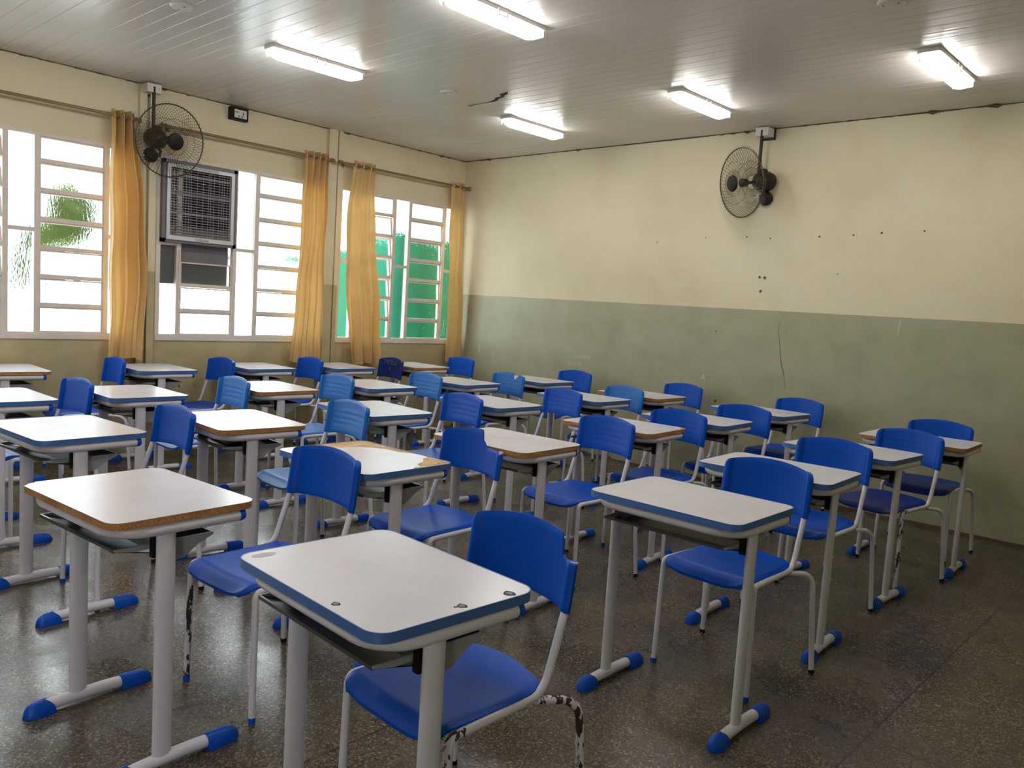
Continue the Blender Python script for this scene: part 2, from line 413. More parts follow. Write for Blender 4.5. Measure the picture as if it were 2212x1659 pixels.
# precast posts between the windows
for k, (a, b) in enumerate(((-3.60, -3.425), (-1.825, -1.66))):
    mb = MB(); g = (a+b)/2
    if k == 0: mb.box(0, .035, a+.02, g-.012, 0, H-.001); mb.box(0, .035, g+.012, b-.02, 0, H-.001)
    else: mb.box(0, .035, a+.01, g+.022, 0, H-.001); mb.box(0, .028, g+.040, b, 0, H-.001)
    o = place('trim_%d' % (k+1), mb.mesh('trim', 'walll', 0)); struct(o, 'grooved two-tone post %s' % ('beside the evaporative cooler' if k == 0 else 'between the two right-hand windows'), 'post')

# windows: steel frames with tilting louvre columns and narrow fixed panes
BARS = [WZ0+.012, 1.19, 1.402, 1.614, 1.825, 2.037, 2.25, WZ1-.012]
def window(k, y0, y1, lbl):
    n0 = .185; fr = .018
    cols = [y0+.012, y0+n0, y0+n0+.50, y0+n0+.50+.205, y0+n0+.50+.205+.49, y1-.012]
    mb = MB(); X0, X1 = -.04, .004
    for i, c in enumerate(cols): mb.box(X0, X1, c-fr, c+fr, WZ0+.024, WZ1-.024)
    mb.box(X0, X1, y0, y1, WZ0, WZ0+.024); mb.box(X0, X1, y0, y1, WZ1-.024, WZ1)
    for i in (0, 2, 4): mb.box(X0, X1-.003, cols[i]+fr, cols[i+1]-fr, 1.745-.015, 1.745+.015)
    root = place('window_%d' % k, mb.mesh('window_frame', 'frame', 0)); struct(root, lbl, 'window')
    gl = MB()
    for i in (0, 2, 4): gl.box(-.022, -.018, cols[i]+fr, cols[i+1]-fr, WZ0+.02, WZ1-.02)
    for i in (1, 3):
        sb = MB(); a, b = cols[i]+fr, cols[i+1]-fr
        for j in range(7):
            z0, z1 = BARS[j], BARS[j+1]; op = 0
            if k == 1 and i == 1 and j > 1: op = radians(14)
            if k == 3 and i == 1 and 0 < j < 6: op = radians(9)
            if k == 3 and i == 3 and 1 < j < 6: op = radians(4)
            if k == 2 and i == 1 and z0 > 1.6: continue
            if j < 6 or True:
                T = Matrix.Translation((-.02, 0, z0)) @ Matrix.Rotation(-op, 4, 'Y')
                h = z1-z0
                if 0 < j < 6 or k != 2:
                    pass
                sb.box(-.016, .018, a, b, -.012, .020, T=T); sb.box(-.016, .012, a, b, h-.024, h-.013, T=T)
                sb.box(-.014, .014, a, a+.012, .01, h-.014, T=T); sb.box(-.014, .014, b-.012, b, .01, h-.014, T=T)
                gl.box(-.002, .002, a+.011, b-.011, .018, h-.022, T=T)
        place('louvre_sash', sb.mesh('louvre_sash', 'frame', 0), root)
    place('glass', gl.mesh('glass', 'glass', 0), root)
    mb = MB(); mb.box(-.09, -.035, y0, y1, WZ0-.03, WZ0+.004); mb.box(-.035, .012, y0-.005, y1+.005, WZ0-.028, WZ0+.002)
    place('window_sill', mb.mesh('window_sill', 'frame', 0), root)
    # lever of the louvres
    mb = MB(); yy = cols[1]+.004; mb.tube(bend([(.012, yy, 1.70), (.014, yy, 1.26), (.045, yy+.01, 1.18), (.05, yy+.03, 1.22)], .03), .0045, 8)
    place('lever', mb.mesh('lever', 'frame'), root)
    return root
window(4, *WIN[0], 'frosted louvred window left of the photo, out of view')
w1 = window(1, *WIN[1], 'frosted louvred window at the left, bright white outside')
w2 = window(2, *WIN[2], 'frosted louvred window holding the evaporative cooler')
w3 = window(3, *WIN[3], 'frosted louvred window near the corner with green behind it')

# ------------------------------------------------------------------ outside
mb = MB(); mb.box(-30, -.16, -25, 20, -.35, -.3); mb.box(XR+.15, 22, -25, 12, -.35, -.02); o = place('yard_ground', mb.mesh('yard_ground', 'concrete', 0)); tag(o, 'pale concrete yard outside the windows', 'ground', kind='structure')
mb = MB(); mb.box(-1.65, -1.5, -1.25, .55, -.3, 1.95); mb.box(-1.65, -1.5, -.35, .55, 1.95, 2.34)
o = place('garden_wall', mb.mesh('garden_wall', 'teal', 0)); tag(o, 'teal green masonry wall blurred behind the right-hand window', 'wall')
mb = MB(); mb.box(-1.45, -1.25, .30, 2.4, -.3, 2.30); o = place('green_panel', mb.mesh('green_panel', 'greenwall', 0)); tag(o, 'dark green shed seen through the last louvres by the corner', 'panel')  # second, darker green panel; deepens the green toward the corner
mb = MB(); mb.tube([(-3, -1.25, 1.81), (-3, .1, 1.81)], .035, 10); mb.tube([(-3, -1.2, -.3), (-3, -1.2, 1.81)], .02, 8); mb.tube([(-3, .05, -.3), (-3, .05, 1.81)], .02, 8)
o = place('yard_railing', mb.mesh('yard_railing', 'casing')); tag(o, 'grey pipe railing blurred behind the middle window', 'railing')
def bush(name, c, r, lbl):
    random.seed(int(abs(c[1])*100)); mb = MB()
    for i in range(1300):
        d = Vector((random.gauss(0, 1), random.gauss(0, 1), random.gauss(0, 1))).normalized()*(.55+.45*random.random())
        p = Vector(c)+Vector((d.x*r[0], d.y*r[1], d.z*r[2])); q = Vector((random.uniform(-1, 1), random.uniform(-1, 1), random.uniform(-1, 1))).normalized()
        w = q.cross(Vector((0, 0, 1))).normalized()*.08; q = q*.17
        mb.add([p-q, p-w, p+q, p+w], [(0, 1, 2, 3)])
    o = empty(name, (c[0], c[1], -.3)); tag(o, lbl, 'tree')
    for v in range(len(mb.v)): mb.v[v] = tuple(Vector(mb.v[v])-Vector((c[0], c[1], -.3)))
    place('foliage', mb.mesh('foliage', 'leaf', 0), o)
    t = MB(); t.tube([(0, 0, 0), (.03, .02, c[2]*.6), (0, 0, c[2]+.3)], [.07, .05, .02], 8); place('trunk', t.mesh('trunk', 'grime'), o)
bush('garden_tree', (-4.2, -2.6, 2.22), (.9, .50, .40), 'light green tree blurred behind the left window louvres')
bush('garden_tree', (-6.0, -2.62, 1.56), (.7, .42, .60), 'small green tree blurred in the narrow pane of the left window')

# ------------------------------------------------------------------ wall marks
def onwall(x, z, y=-.0015): return Matrix.Translation((x, y, z)) @ Matrix.Rotation(pi/2, 4, 'X')
for s, x, z, sz in (('J', .384, .931, .095), ('LuANNA', 1.825, .953, .052), ('SANiRA', 1.736, .876, .055), ('A', 3.166, .892, .07)):
    place('graffiti', text_mesh('graffiti', s, sz, onwall(x, z), 'chalk'), wr)
def ribbon(pts, ws, T=None):
    mb = MB(); vs = []
    for (x, z), w in zip(pts, ws): vs += [(x-w, -.0012, z), (x+w, -.0012, z)]
    mb.add(vs, [(2*i, 2*i+1, 2*i+3, 2*i+2) for i in range(len(pts)-1)]); return mb
mb = ribbon([(3.815, 1.416), (3.817, 1.33), (3.832, 1.25), (3.845, 1.17), (3.862, 1.08), (3.89, 1.0), (3.905, .93), (3.91, .87)], [.0015, .0022, .003, .0025, .0035, .003, .002, .001])
place('crack', mb.mesh('crack', 'grime', 0), wr)
mb = ribbon([(4.745, 1.49), (4.735, 1.43), (4.735, 1.37)], [.001, .004, .001]); place('scratch', mb.mesh('scratch', 'chalk', 0), wr)
for x, z, r in ((2.586, 2.062, .008), (3.077, 2.099, .007), (3.459, 2.103, .010), (3.669, 2.089, .009), (4.075, 2.099, .012), (4.338, 2.107, .010), (4.544, 2.121, .012), (4.839, 2.13, .010), (3.607, 1.771, .011), (3.652, 1.768, .013), (3.626, 1.657, .012), (4.245, 1.81, .007), (3.25, 1.30, .01), (2.1, .62, .012), (3.30, .70, .02)):
    r *= 1.0 if z < 1.78 and z > 1.6 and x < 4 else .7
    mb = MB(); mb.lathe([(r*1.0, 0), (r, .002), (r*.7, .0025)], TZ((x, 0, z), (0, -1, 0)), 10); place('nail_hole', mb.mesh('nail_hole', 'grime'), wr)
for y, z, r in ((-3.95, .60, .016), (-3.70, .66, .022), (-2.72, .43, .022), (-3.2, .55, .01)):
    mb = MB(); mb.lathe([(r, 0), (r*.9, .002)], TZ((0, y, z), (1, 0, 0)), 9); place('scuff', mb.mesh('scuff', 'grime'), wl)
# crusty seam between wall and ceiling
for nm, par, ax in (('ceiling_seam', ce, 'x'), ('ceiling_seam', ce, 'y')):
    random.seed(5); mb = MB(); t = .0; L_ = XR if ax == 'x' else -YF
    top = []; bot = []
    while t < L_:
        h = .006+.008*random.random()+(.03*random.random() if random.random() < .12 else 0)
        top.append((t, h)); t += random.uniform(.02, .07)
    vs = []
    for t, h in top:
        if ax == 'x': vs += [(t, -.001, H-.0005), (t, -h*1.6, H-.001), (t, -.0015, H-h*.55)]
        else: vs += [(.001, -t, H-.0005), (h*1.2, -t, H-.001), (.0015, -t, H-h*.5)]
    fs = []
    for i in range(len(top)-1): fs += [(3*i, 3*i+1, 3*i+4, 3*i+3), (3*i, 3*i+3, 3*i+5, 3*i+2)]
    mb.add(vs, fs); place(nm, mb.mesh(nm, 'grime', 0), par)
# scorched tear in the ceiling
mb = MB(); P_ = [(1.87, -1.768, .012), (1.93, -1.772, .006), (2.05, -1.775, .004), (2.12, -1.772, .010), (2.18, -1.79, .016), (2.25, -1.83, .022), (2.31, -1.845, .016), (2.35, -1.885, .028), (2.40, -1.90, .020), (2.45, -1.935, .002)]
vs = []
for i, (x, y, w) in enumerate(P_): vs += [(x, y-w*(1 if i % 2 else .6), H-.002), (x+w*.4, y+w*(.6 if i % 2 else 1), H-.002)]
mb.add(vs, [(2*i, 2*i+2, 2*i+3, 2*i+1) for i in range(len(P_)-1)]); place('scorch_mark', mb.mesh('scorch_mark', 'dark', 0), ce)

# ------------------------------------------------------------------ ceiling things
def outlet_cover(x, y, lbl):
    r = empty('ceiling_outlet_cover', (x, y, H)); tag(r, lbl, 'cover', 'round covers on the ceiling')
    mb = MB(); mb.lathe([(.062, -.000), (.064, -.006), (.055, -.014), (.0, -.016)], Matrix.Identity(4), 28); place('disc', mb.mesh('disc', 'white'), r)
    for s in (-1, 1):
        mb = MB(); mb.lathe([(.005, -.010), (.005, -.0165), (.003, -.017)], Matrix.Translation((s*.035, 0, 0)), 10); place('screw', mb.mesh('screw', 'casing'), r)
outlet_cover(2.045, -4.188, 'round white ceiling cover near the left edge, over the window side')
outlet_cover(2.043, -2.149, 'round white ceiling cover next to the dark scorch mark')
outlet_cover(5.226, -2.195, 'round white ceiling cover at the top right, above the right-hand lamp')

def lamp_meshes():
    W, LL = .062, .315
    b = MB(); b.prism([(-W, -LL-.03), (-W+.012, -LL-.04), (W-.012, -LL-.04), (W, -LL-.03), (W, LL+.03), (W-.012, LL+.04), (-W+.012, LL+.04), (-W, LL+.03)], -.022, -.0005)
    base = b.mesh('lamp_base', 'white', 30)
    d = MB(); ny = 72; vs = []
    prof = [(-.060, -.022), (-.058, -.040), (-.046, -.062), (-.024, -.074), (0, -.077), (.024, -.074), (.046, -.062), (.058, -.040), (.060, -.022)]
    for j in range(ny+1):
        y = -LL+2*LL*j/ny; e = min(1, (LL-abs(y))/.05); k = .55+.45*math.sqrt(max(0, 1-(1-e)**2)); rb = 1+(.02 if j % 2 else 0)
        for x, z in prof: vs.append((x*rb*(.8+.2*k), y, -.022+(z+.022)*k*rb))
    m = len(prof)
    fs = [(j*m+i, (j+1)*m+i, (j+1)*m+i+1, j*m+i+1) for j in range(ny) for i in range(m-1)]
    fs += [tuple(range(m)), tuple(ny*m+i for i in range(m-1, -1, -1))]
    d.add(vs, fs); diff = d.mesh('diffuser', 'lamp', 30)
    endc = [MB().prism([(-.058, s*LL), (.058, s*LL), (.05, s*(LL+.028)), (-.05, s*(LL+.028))][::s], -.058, -.02).mesh('end_cover', 'acrylic', 0) for s in (-1, 1)]
    cl_ = []
    for s in (-1, 1):
        c = MB()
        for t in (-.032, .032): c.box(s*.060-.005, s*.060+.009, t-.004, t+.004, -.045, -.004)
        c.box(s*.066, s*.070, -.036, .036, -.047, -.041); cl_.append(c.mesh('clip', 'white', 0))
    return [('lamp_base', base), ('diffuser', diff), ('end_cover', endc[0]), ('end_cover', endc[1]), ('clip', cl_[0]), ('clip', cl_[1])]
LM = lamp_meshes()
def lamp(x, y, lbl):
    r = empty('ceiling_lamp', (x, y, H), radians(-1)); tag(r, lbl, 'lamp', 'fluorescent lamps on the ceiling')
    for n_, m_ in LM: place(n_, m_, r)
lamp(1.855, -3.175, 'lit fluorescent lamp at the upper left of the ceiling, nearest the left fan')
lamp(3.515, -3.165, 'lit fluorescent lamp cut by the top edge of the photo')
lamp(1.915, -1.035, 'lit fluorescent lamp closest to the corner of the two walls')
lamp(3.546, -1.052, 'lit fluorescent lamp in front of the right-hand fan')
lamp(5.184, -1.071, 'lit fluorescent lamp at the far right of the ceiling')
for x, y, l in ((5.18, -3.17, 'fluorescent lamp above the camera side, out of view'), (1.86, -5.3, 'fluorescent lamp over the front window side, out of view'), (3.52, -5.3, 'fluorescent lamp over the front middle, out of view'), (5.18, -5.3, 'fluorescent lamp over the front right, out of view'), (1.86, -7.4, 'fluorescent lamp behind the camera, window side'), (3.52, -7.4, 'fluorescent lamp behind the camera, middle'), (5.18, -7.4, 'fluorescent lamp behind the camera, door side')):
    lamp(x, y, l)

# ------------------------------------------------------------------ wall fans
def fan(px, py, fo, yaw, boxrot, lbl):
    r = empty('wall_fan', (px, py, H-.03)); tag(r, lbl, 'fan', 'oscillating wall fans')
    # coordinates below are local: origin at the pole's top
    mb = MB(); T = Matrix.Rotation(boxrot, 4, 'Z') @ Matrix.Translation((-.045, 0, 0))
    mb.box(-.05, .055, -.055, .055, -.045, .022, T=T); o = place('mounting_box', mb.mesh('mounting_box', 'white', 0), r)
    mb = MB(); mb.box(-.075, -.048, -.06, .06, -.06, .03, T=T); place('wall_bracket', mb.mesh('wall_bracket', 'fanmetal', 0), r)
    R3h = Matrix.Rotation(yaw, 4, 'Z') @ Matrix.Translation((fo*.8, 0, 0))
    mb = MB(); mb.tube([(0, 0, 0), (0, 0, -.34)], .013, 12); mb.tube([(0, 0, -.33), R3h @ Vector((0, 0, -.345))], .018, 10); place('pole', mb.mesh('pole', 'fanmetal'), r)
    R3 = Matrix.Rotation(yaw, 4, 'Z') @ Matrix.Translation((fo, 0, -.405)) @ Matrix.Rotation(radians(9), 4, 'Y')
    def P(a): return R3 @ Vector(a)
    AX = lambda a, d: TZ(P(a), (R3.to_3x3() @ Vector(d)))
    mb = MB(); mb.lathe([(.03, -.105), (.066, -.096), (.080, -.06), (.080, .01), (.070, .035), (.05, .055), (.03, .06), (.012, .065), (.012, .13)], AX((0, 0, 0), (1, 0, 0)), 24)
    mot = place('motor_housing', mb.mesh('motor_housing', 'fanmetal'), r)
    mb = MB(); mb.lathe([(.02, -.03), (.034, -.025), (.036, .02), (.026, .03)], TZ(P((-.02, 0, .07)), (0, 0, 1)), 16); mb.tube([P((-.02, .0, -.05)), P((.005, .035, -.09)), P((-.02, .04, -.13))], .012, 8)
    place('swivel_joint', mb.mesh('swivel_joint', 'fanmetal'), r)
    mb = MB(); mb.lathe([(.012, -.045), (.045, -.038), (.056, -.015), (.056, .015), (.045, .035), (.015, .042)], AX((-.05, -.015, -.135), (1, 0, 0)), 20)
    place('gearbox', mb.mesh('gearbox', 'fanmetal'), r)
    # cage: wires
    RR = .272; cx = .20
    mb = MB(); nw = 60
    for k in range(nw):
        a = 2*pi*k/nw
        # front wires curve from the hub cap to the rim, twisted; back wires run the other way
        for side, tw in ((1, .42), (-1, -.42)):
            pts = []
            for j in range(8):
                t = j/7; rr = .05+(RR*(1 if side > 0 else 1.07)-.05)*t; aa = a+tw*t
                bulge = (.085*(1-t**2.4)) if side > 0 else (-.105*(1-t**2.6))
                pts.append(P((cx+bulge, rr*cos(aa), rr*sin(aa))))
            mb.tube(pts, .0014, 3, cap=False)
    for rr, xx, rad in ((RR, 0, .0050), (.165, .066, .0014), (.10, .079, .0014), (.165, -.083, .0014), (.115, -.095, .0016)):
        mb.tube([P((cx+xx, rr*cos(2*pi*k/48), rr*sin(2*pi*k/48))) for k in range(48)], rad, 5, closed=True)
    place('wire_cage', mb.mesh('wire_cage', 'wire'), r)
    mb = MB(); mb.lathe([(.058, 0), (.064, .006), (.060, .018), (.03, .026)], AX((cx+.078, 0, 0), (1, 0, 0)), 28); place('cage_badge', mb.mesh('cage_badge', 'black'), r)
    mb = MB(); mb.lathe([(.032, -.03), (.034, .02), (.02, .032)], AX((cx-.02, 0, 0), (1, 0, 0)), 18); hub = place('blade_hub', mb.mesh('blade_hub', 'fanmetal'), r)
    for k in range(3):
        mb = MB(); a0 = 2*pi*k/3+.5
        def bl(u, v):
            rr = .03+.215*v; wd = (.25+.95*math.sin(pi*min(1, v*.75+.12)))*.62; a = a0+(u-.5)*wd+.35*v
            return P((cx-.02+(u-.5)*.05*(1-v*.3), rr*cos(a), rr*sin(a)))
        mb.grid(bl, 8, 8); place('blade', mb.mesh('blade', 'smoky'), r)
fan(.12, -3.512, .065, radians(4), 0, 'dark wire-cage wall fan above the evaporative cooler')
fan(3.575, -.12, -.035, radians(-115), radians(-90), 'dark wire-cage wall fan alone on the cream wall')

# switch box on the window wall
r = empty('socket_box', (0, -2.748, 2.90)); tag(r, 'small black box with white switch plate under the ceiling', 'switch')
mb = MB(); mb.box(0, .055, -.08, .08, -.052, .052); place('casing', mb.mesh('casing', 'black', 0), r)
mb = MB(); mb.box(.055, .059, -.05, .062, -.034, .034); place('switch_plate', mb.mesh('switch_plate', 'white', 0), r)
for y, z, a, b in ((.03, .005, .004, .012), (-.01, -.02, .006, .005), (.02, -.022, .006, .005), (-.03, .012, .015, .003)):
    mb = MB(); mb.box(.059, .0605, y-a, y+a, z-b, z+b); place('socket_hole', mb.mesh('socket_hole', 'ink', 0), r)

# ------------------------------------------------------------------ evaporative cooler in the middle window
def cooler():
    y0, y1, z0, z1 = -3.395, -2.745, 1.752, 2.42
    r = empty('evaporative_cooler', (0, (y0+y1)/2, z0)); tag(r, 'square grey evaporative cooler with louvred grille set in the window', 'cooler')
    cy = (y0+y1)/2; c0, c1 = y0-cy, y1-cy; h = z1-z0
    mb = MB(); mb.box(-.34, -.05, c0+.02, c1-.02, -.34, h+.05); place('outer_housing', mb.mesh('outer_housing', 'casing', 0), r)
    mb = MB(); mb.box(-.05, .045, c0, c0+.03, 0, h); mb.box(-.05, .045, c1-.03, c1, 0, h); mb.box(-.05, .045, c0, c1, 0, .03); mb.box(-.05, .045, c0, c1, h-.03, h)
    place('casing', mb.mesh('casing', 'casing', 0), r)
    mb = MB(); a0, a1, b0, b1 = c0+.032, c1-.032, .022, h-.032
    w = .028
    mb.box(.02, .060, a0, a0+w, b0, b1); mb.box(.02, .060, a1-w, a1, b0, b1); mb.box(.02, .0595, a0+w, a1-w, b0, b0+w*1.25); mb.box(.02, .0595, a0+w, a1-w, b1-w, b1)
    place('grille_frame', mb.mesh('grille_frame', 'alu', 0), r)
    g0, g1, gz0, gz1 = a0+w, a1-w, b0+w*1.25, b1-w
    mb = MB(); mb.box(-.048, -.04, c0+.03, c1-.03, .03, h-.03)
    mb.box(-.04, -.02, g0+.16, g1-.08, gz0+.12, gz0+.24); place('grille_back', mb.mesh('grille_back', 'dark', 0), r)
    n = 25
    for i in range(n):
        z = gz0+(gz1-gz0)*(i+.5)/n; mb = MB()
        tilt = -.6 if i in (0, 1, 2, 3, 8, 15, 16, 22) else .1
        T = Matrix.Translation((.035, 0, z)) @ Matrix.Rotation(tilt+random.uniform(-.1, .1), 4, 'Y')
        mb.box(-.011, .011, g0, g1, -.0016, .0016, T=T)
        place('louvre', mb.mesh('louvre', 'louver', 0), r)
    for i in range(22):
        if i in (8, 10, 12, 15, 16, 17) and i % 2 == 0: continue
        y = g0+(g1-g0)*(i+.5)/22; mb = MB(); mb.tube([(.050, y, gz0), (.050, y+random.uniform(-.006, .006), gz1)], .0014, 5)
        place('vane', mb.mesh('vane', 'louver'), r)
    TT = lambda y, z: Matrix.Translation((.0612, y, z)) @ Matrix.Rotation(pi/2, 4, 'Z') @ Matrix.Rotation(pi/2, 4, 'X')
    mb = MB(); mb.box(.0590, .0606, a0+.05, a1-.13, b1-w+.002, b1-.003); lb = place('label_strip', mb.mesh('label_strip', 'label', 0), r)
    mb = MB(); mb.box(.0590, .0606, a0+.02, a1-.11, b0+.004, b0+.024); lb2 = place('label_strip', mb.mesh('label_strip', 'label', 0), r)
    place('lettering', text_mesh('lettering', 'CLIMATIZADOR EVAPORATIVO', .026, TT((a0+a1)/2-.04, b1-w/2), 'ink', .0003), lb)
    place('lettering', text_mesh('lettering', 'CLIBAHIA', .028, TT((a0+a1)/2+.01, b0+.014), 'ink', .0003), lb2)
cooler()

# ------------------------------------------------------------------ curtains and rods
def rod(y0, y1, lbl, fin0=True, fin1=True):
    z = 2.664; r = empty('curtain_rod', (.10, (y0+y1)/2, z)); tag(r, lbl, 'curtain rod')
    c = (y0+y1)/2; mb = MB(); mb.tube([(0, y0-c, 0), (0, y1-c, 0)], .0125, 12); place('pole', mb.mesh('pole', 'rod'), r)
    for y, s, on in ((y0-c, -1, fin0), (y1-c, 1, fin1)):
        if on:
            mb = MB(); mb.lathe([(.013, 0), (.02, .006), (.012, .014), (.024, .03), (.016, .046), (.004, .052)], TZ((0, y, 0), (0, s, 0)), 14); place('finial', mb.mesh('finial', 'rod'), r)
    for y in (y0-c+.05, y1-c-.05):
        mb = MB(); mb.box(-.10, 0, y-.006, y+.006, -.008, .008); mb.box(-.10, -.094, y-.018, y+.018, -.03, .03); place('bracket', mb.mesh('bracket', 'rod', 0), r)
rod(-5.35, -3.645, 'brass curtain rod over the left window', True, True)
rod(-3.40, -1.845, 'brass curtain rod over the middle window behind the fan', True, True)
rod(-1.70, -.045, 'brass curtain rod over the window nearest the corner', True, True)
def curtain(tops, bots, zb, nf, lbl, seed, bow=(0, 0), depth=.032, cut=None):
    """tops/bots: y range at rod and at hem"""
    random.seed(seed); ph = [random.uniform(-.5, .5) for _ in range(20)]; am = [random.uniform(.6, 1.25) for _ in range(20)]
    zt = 2.71; r = empty('curtain', (.10, (tops[0]+tops[1])/2, zt)); tag(r, lbl, 'curtain', 'ochre curtains')
    y0 = (tops[0]+tops[1])/2
    def fn(u, v):
        w = v*v*(3-2*v); a = tops[0]+(bots[0]-tops[0])*w; b = tops[1]+(bots[1]-tops[1])*w
        bu = math.sin(pi*min(1, v*1.02)); a += bow[0]*bu; b += bow[1]*bu
        y = a+(b-a)*u
        k = u*nf; i = int(k) % 20
        d = depth*(1+.5*math.sin(3*v+seed))*(am[i]*(1-(k-int(k)))+am[(i+1) % 20]*(k-int(k)))
        x = d*math.sin(2*pi*k+ph[i]*v*1.5+seed*v*.4)+.012*math.sin(9*v+5*u+seed)*v
        y += .010*math.sin(2*pi*k*2+2*v)*v+.006*math.sin(17*v+3*u)
        zz = zb+(cut(u) if cut else 0)+.012*math.sin(7*u+seed)
        return (x, y-y0, (zt-(zt-zz)*v)-zt)
    mb = MB(); mb.grid(fn, nf*22, 70); me = mb.mesh('cloth', 'curtain', 0); me.polygons.foreach_set('use_smooth', [True]*len(me.polygons))
    place('cloth', me, r)
    for k in range(nf*2):
        u = (k+.5)/(nf*2); p = Vector(fn(u, .02)); s = 1 if k % 2 else -1
        mb = MB(); mb.tube([(p.x+.003*s, p.y+.020*cos(a), -.046+.020*sin(a)) for a in [2*pi*q/16 for q in range(16)]], .0032, 6, closed=True)
        place('eyelet', mb.mesh('eyelet', 'rod'), r)
curtain((-3.825, -3.655), (-3.825, -3.575), .74, 3, 'ochre curtain gathered right of the left window, beside the left fan', 1, bow=(0, .07), depth=.036, cut=lambda u: .0 if u < .3 else .02+.05*math.sin(pi*(u-.3)/.7))
curtain((-2.125, -1.86), (-2.20, -1.885), .755, 4, 'ochre curtain at the right end of the middle window', 2, bow=(.01, -.005), depth=.030)
curtain((-1.575, -1.31), (-1.525, -1.17), .73, 3, 'ochre curtain bulging over the left part of the corner window', 4, bow=(-.085, -.015), depth=.034)
curtain((-.292, -.105), (-.255, -.03), .755, 2, 'narrow ochre curtain hanging in the corner of the room', 3, bow=(0, 0), depth=.026)

# ------------------------------------------------------------------ desk
def rrect(hw, hd, r, n=7):
    out = []
    for cx, cy, a in ((hw-r, -hd+r, -pi/2), (hw-r, hd-r, 0), (-hw+r, hd-r, pi/2), (-hw+r, -hd+r, pi)):
        for i in range(n+1): t = a+pi/2*i/n; out.append((cx+r*cos(t), cy+r*sin(t)))
    return out
TZ1 = .76
def desk_meshes():
    D = {}
    D['slab'] = MB().prism(rrect(.2975, .2225, .045), .7385, TZ1-.0012).mesh('tabletop', 'board', 30)
    D['peeled'] = MB().prism(rrect(.2975, .2225, .045), .7385, TZ1-.0012, mtop=1).mesh('tabletop', ['board', 'peel'], 30)
    D['lam'] = MB().prism(rrect(.2975, .2225, .045), TZ1-.0012, TZ1).mesh('laminate', 'laminate', 30)
    D['lamwide'] = MB().prism(rrect(.300, .225, .045), TZ1-.0012, TZ1).mesh('laminate', 'laminate', 30)
    D['slabwide'] = MB().prism(rrect(.2995, .2245, .045), .7385, TZ1-.0012).mesh('tabletop', 'board', 30)
    o = rrect(.3003, .2253, .0475); i_ = rrect(.2976, .2226, .045); n = len(o); mb = MB()
    vs = [(x, y, z) for z in (.7375, TZ1+.0006) for x, y in o]+[(x, y, z) for z in (.7375, TZ1+.0006) for x, y in i_]; fs = []
    for k in range(n):
        l = (k+1) % n; fs += [(k, l, n+l, n+k), (2*n+l, 2*n+k, 3*n+k, 3*n+l), (n+k, n+l, 3*n+l, 3*n+k), (l, k, 2*n+k, 2*n+l)]
    D['band'] = mb.add(vs, fs).mesh('edge_band', 'band', 30)
    mb = MB(); zz = .7195
    path = [(-.281, .172, zz), (-.281, -.10, zz)]+[(-.281+.095*(1-cos(t)), -.10-.095*sin(t), zz) for t in [pi/2*k/8 for k in range(1, 9)]]
    path += [(-p[0], p[1], p[2]) for p in path[::-1]]
    D['tube'] = mb.tube(path, .0178, 16).mesh('support_tube', 'metal')
    mb = MB()
    mb.lathe([(.0186, 0), (.0186, .010), (.015, .020), (.006, .024)], TZ((0, .168, zz), (0, 1, 0)), 14); mb.box(-.012, .012, .170, .186, zz, .7385)
    D['cap'] = mb.mesh('end_cap', 'shoe')
    # oval leg
    ov = [(.0145*cos(a)*(1 if abs(cos(a)) > .5 else 1), .029*sin(a)) for a in [2*pi*k/20 for k in range(20)]]
    D['leg'] = MB().prism([(x, y-.055) for x, y in ov], .030, .7215).mesh('leg', 'metal', 50)
    # foot bar, slightly arched
    pts = [(0, -.165+.300*k/12, .0220+.005*math.sin(pi*k/12)) for k in range(13)]
    D['foot'] = MB().tube(pts, .0195, 14).mesh('foot', 'metal')
    def shoe(y0, y1, nose, name):
        # hood over the bar end with a rounded nose and flat sole
        mb = MB(); seg = 16; vs = []; fs = []; st = 12
        for j in range(st+1):
            t = j/st; y = y0+(y1-y0)*t; e = max(0, (t-.55)/.45); k = math.sqrt(max(.0, 1-e*e*.985)) if e > 0 else 1.
            for q in range(seg+1):
                a = pi*q/seg; flare = 1.0+.10*math.sin(pi*min(1, t*1.3))
                yy = y
                if j == 0: yy = y+(.02 if nose else .028)*abs(cos(a))*(1 if y1 > y0 else -1)*(-1)*(.0 if not nose else 1)+(1 if y1 > y0 else -1)*.018*(1-abs(cos(a)))*(0 if not nose else 1)
                vs.append((.0262*flare*k*cos(a), yy, .001+(.048*(1-.10*t))*k*sin(a)))
            n_ = len(vs)
        for j in range(st):
            for q in range(seg): a = j*(seg+1)+q; fs.append((a, a+1, a+seg+2, a+seg+1))
        for j in range(st): a = j*(seg+1); fs.append((a+seg, a, a+seg+1, a+2*seg+1))
        fs.append(tuple(st*(seg+1)+q for q in range(seg+1))); fs.append(tuple(range(seg, -1, -1)))
        return mb.add(vs, fs).mesh(name, 'shoe', 50, fix=True)
    D['shoef'] = shoe(-.150, -.222, True, 'foot_shoe'); D['shoer'] = shoe(.085, .20, False, 'foot_shoe')
    # book tray
    mb = MB(); W = .238; pr = [(-.185, .662), (-.165, .655), (-.095, .612), (.035, .612), (.085, .648), (.110, .662)]
    t = .003
    def strip(pp, x0, x1, mi=0):
        vs = [(x0, a, b) for a, b in pp]+[(x1, a, b) for a, b in pp]; n = len(pp)
        mb.add(vs, [(i, i+1, n+i+1, n+i) for i in range(n-1)], mi)
    fl = [(-.185, .6655), (-.07, .640), (.04, .640), (.110, .6655)]
    strip([(a, b) for a, b in fl], -W, W); strip([(a, b-t) for a, b in fl][::-1], -W, W)
    for y, b in ((-.185, .6655), (.110, .6655)): mb.box(-W, W, y-.003, y+.003, b-.005, b+.004)
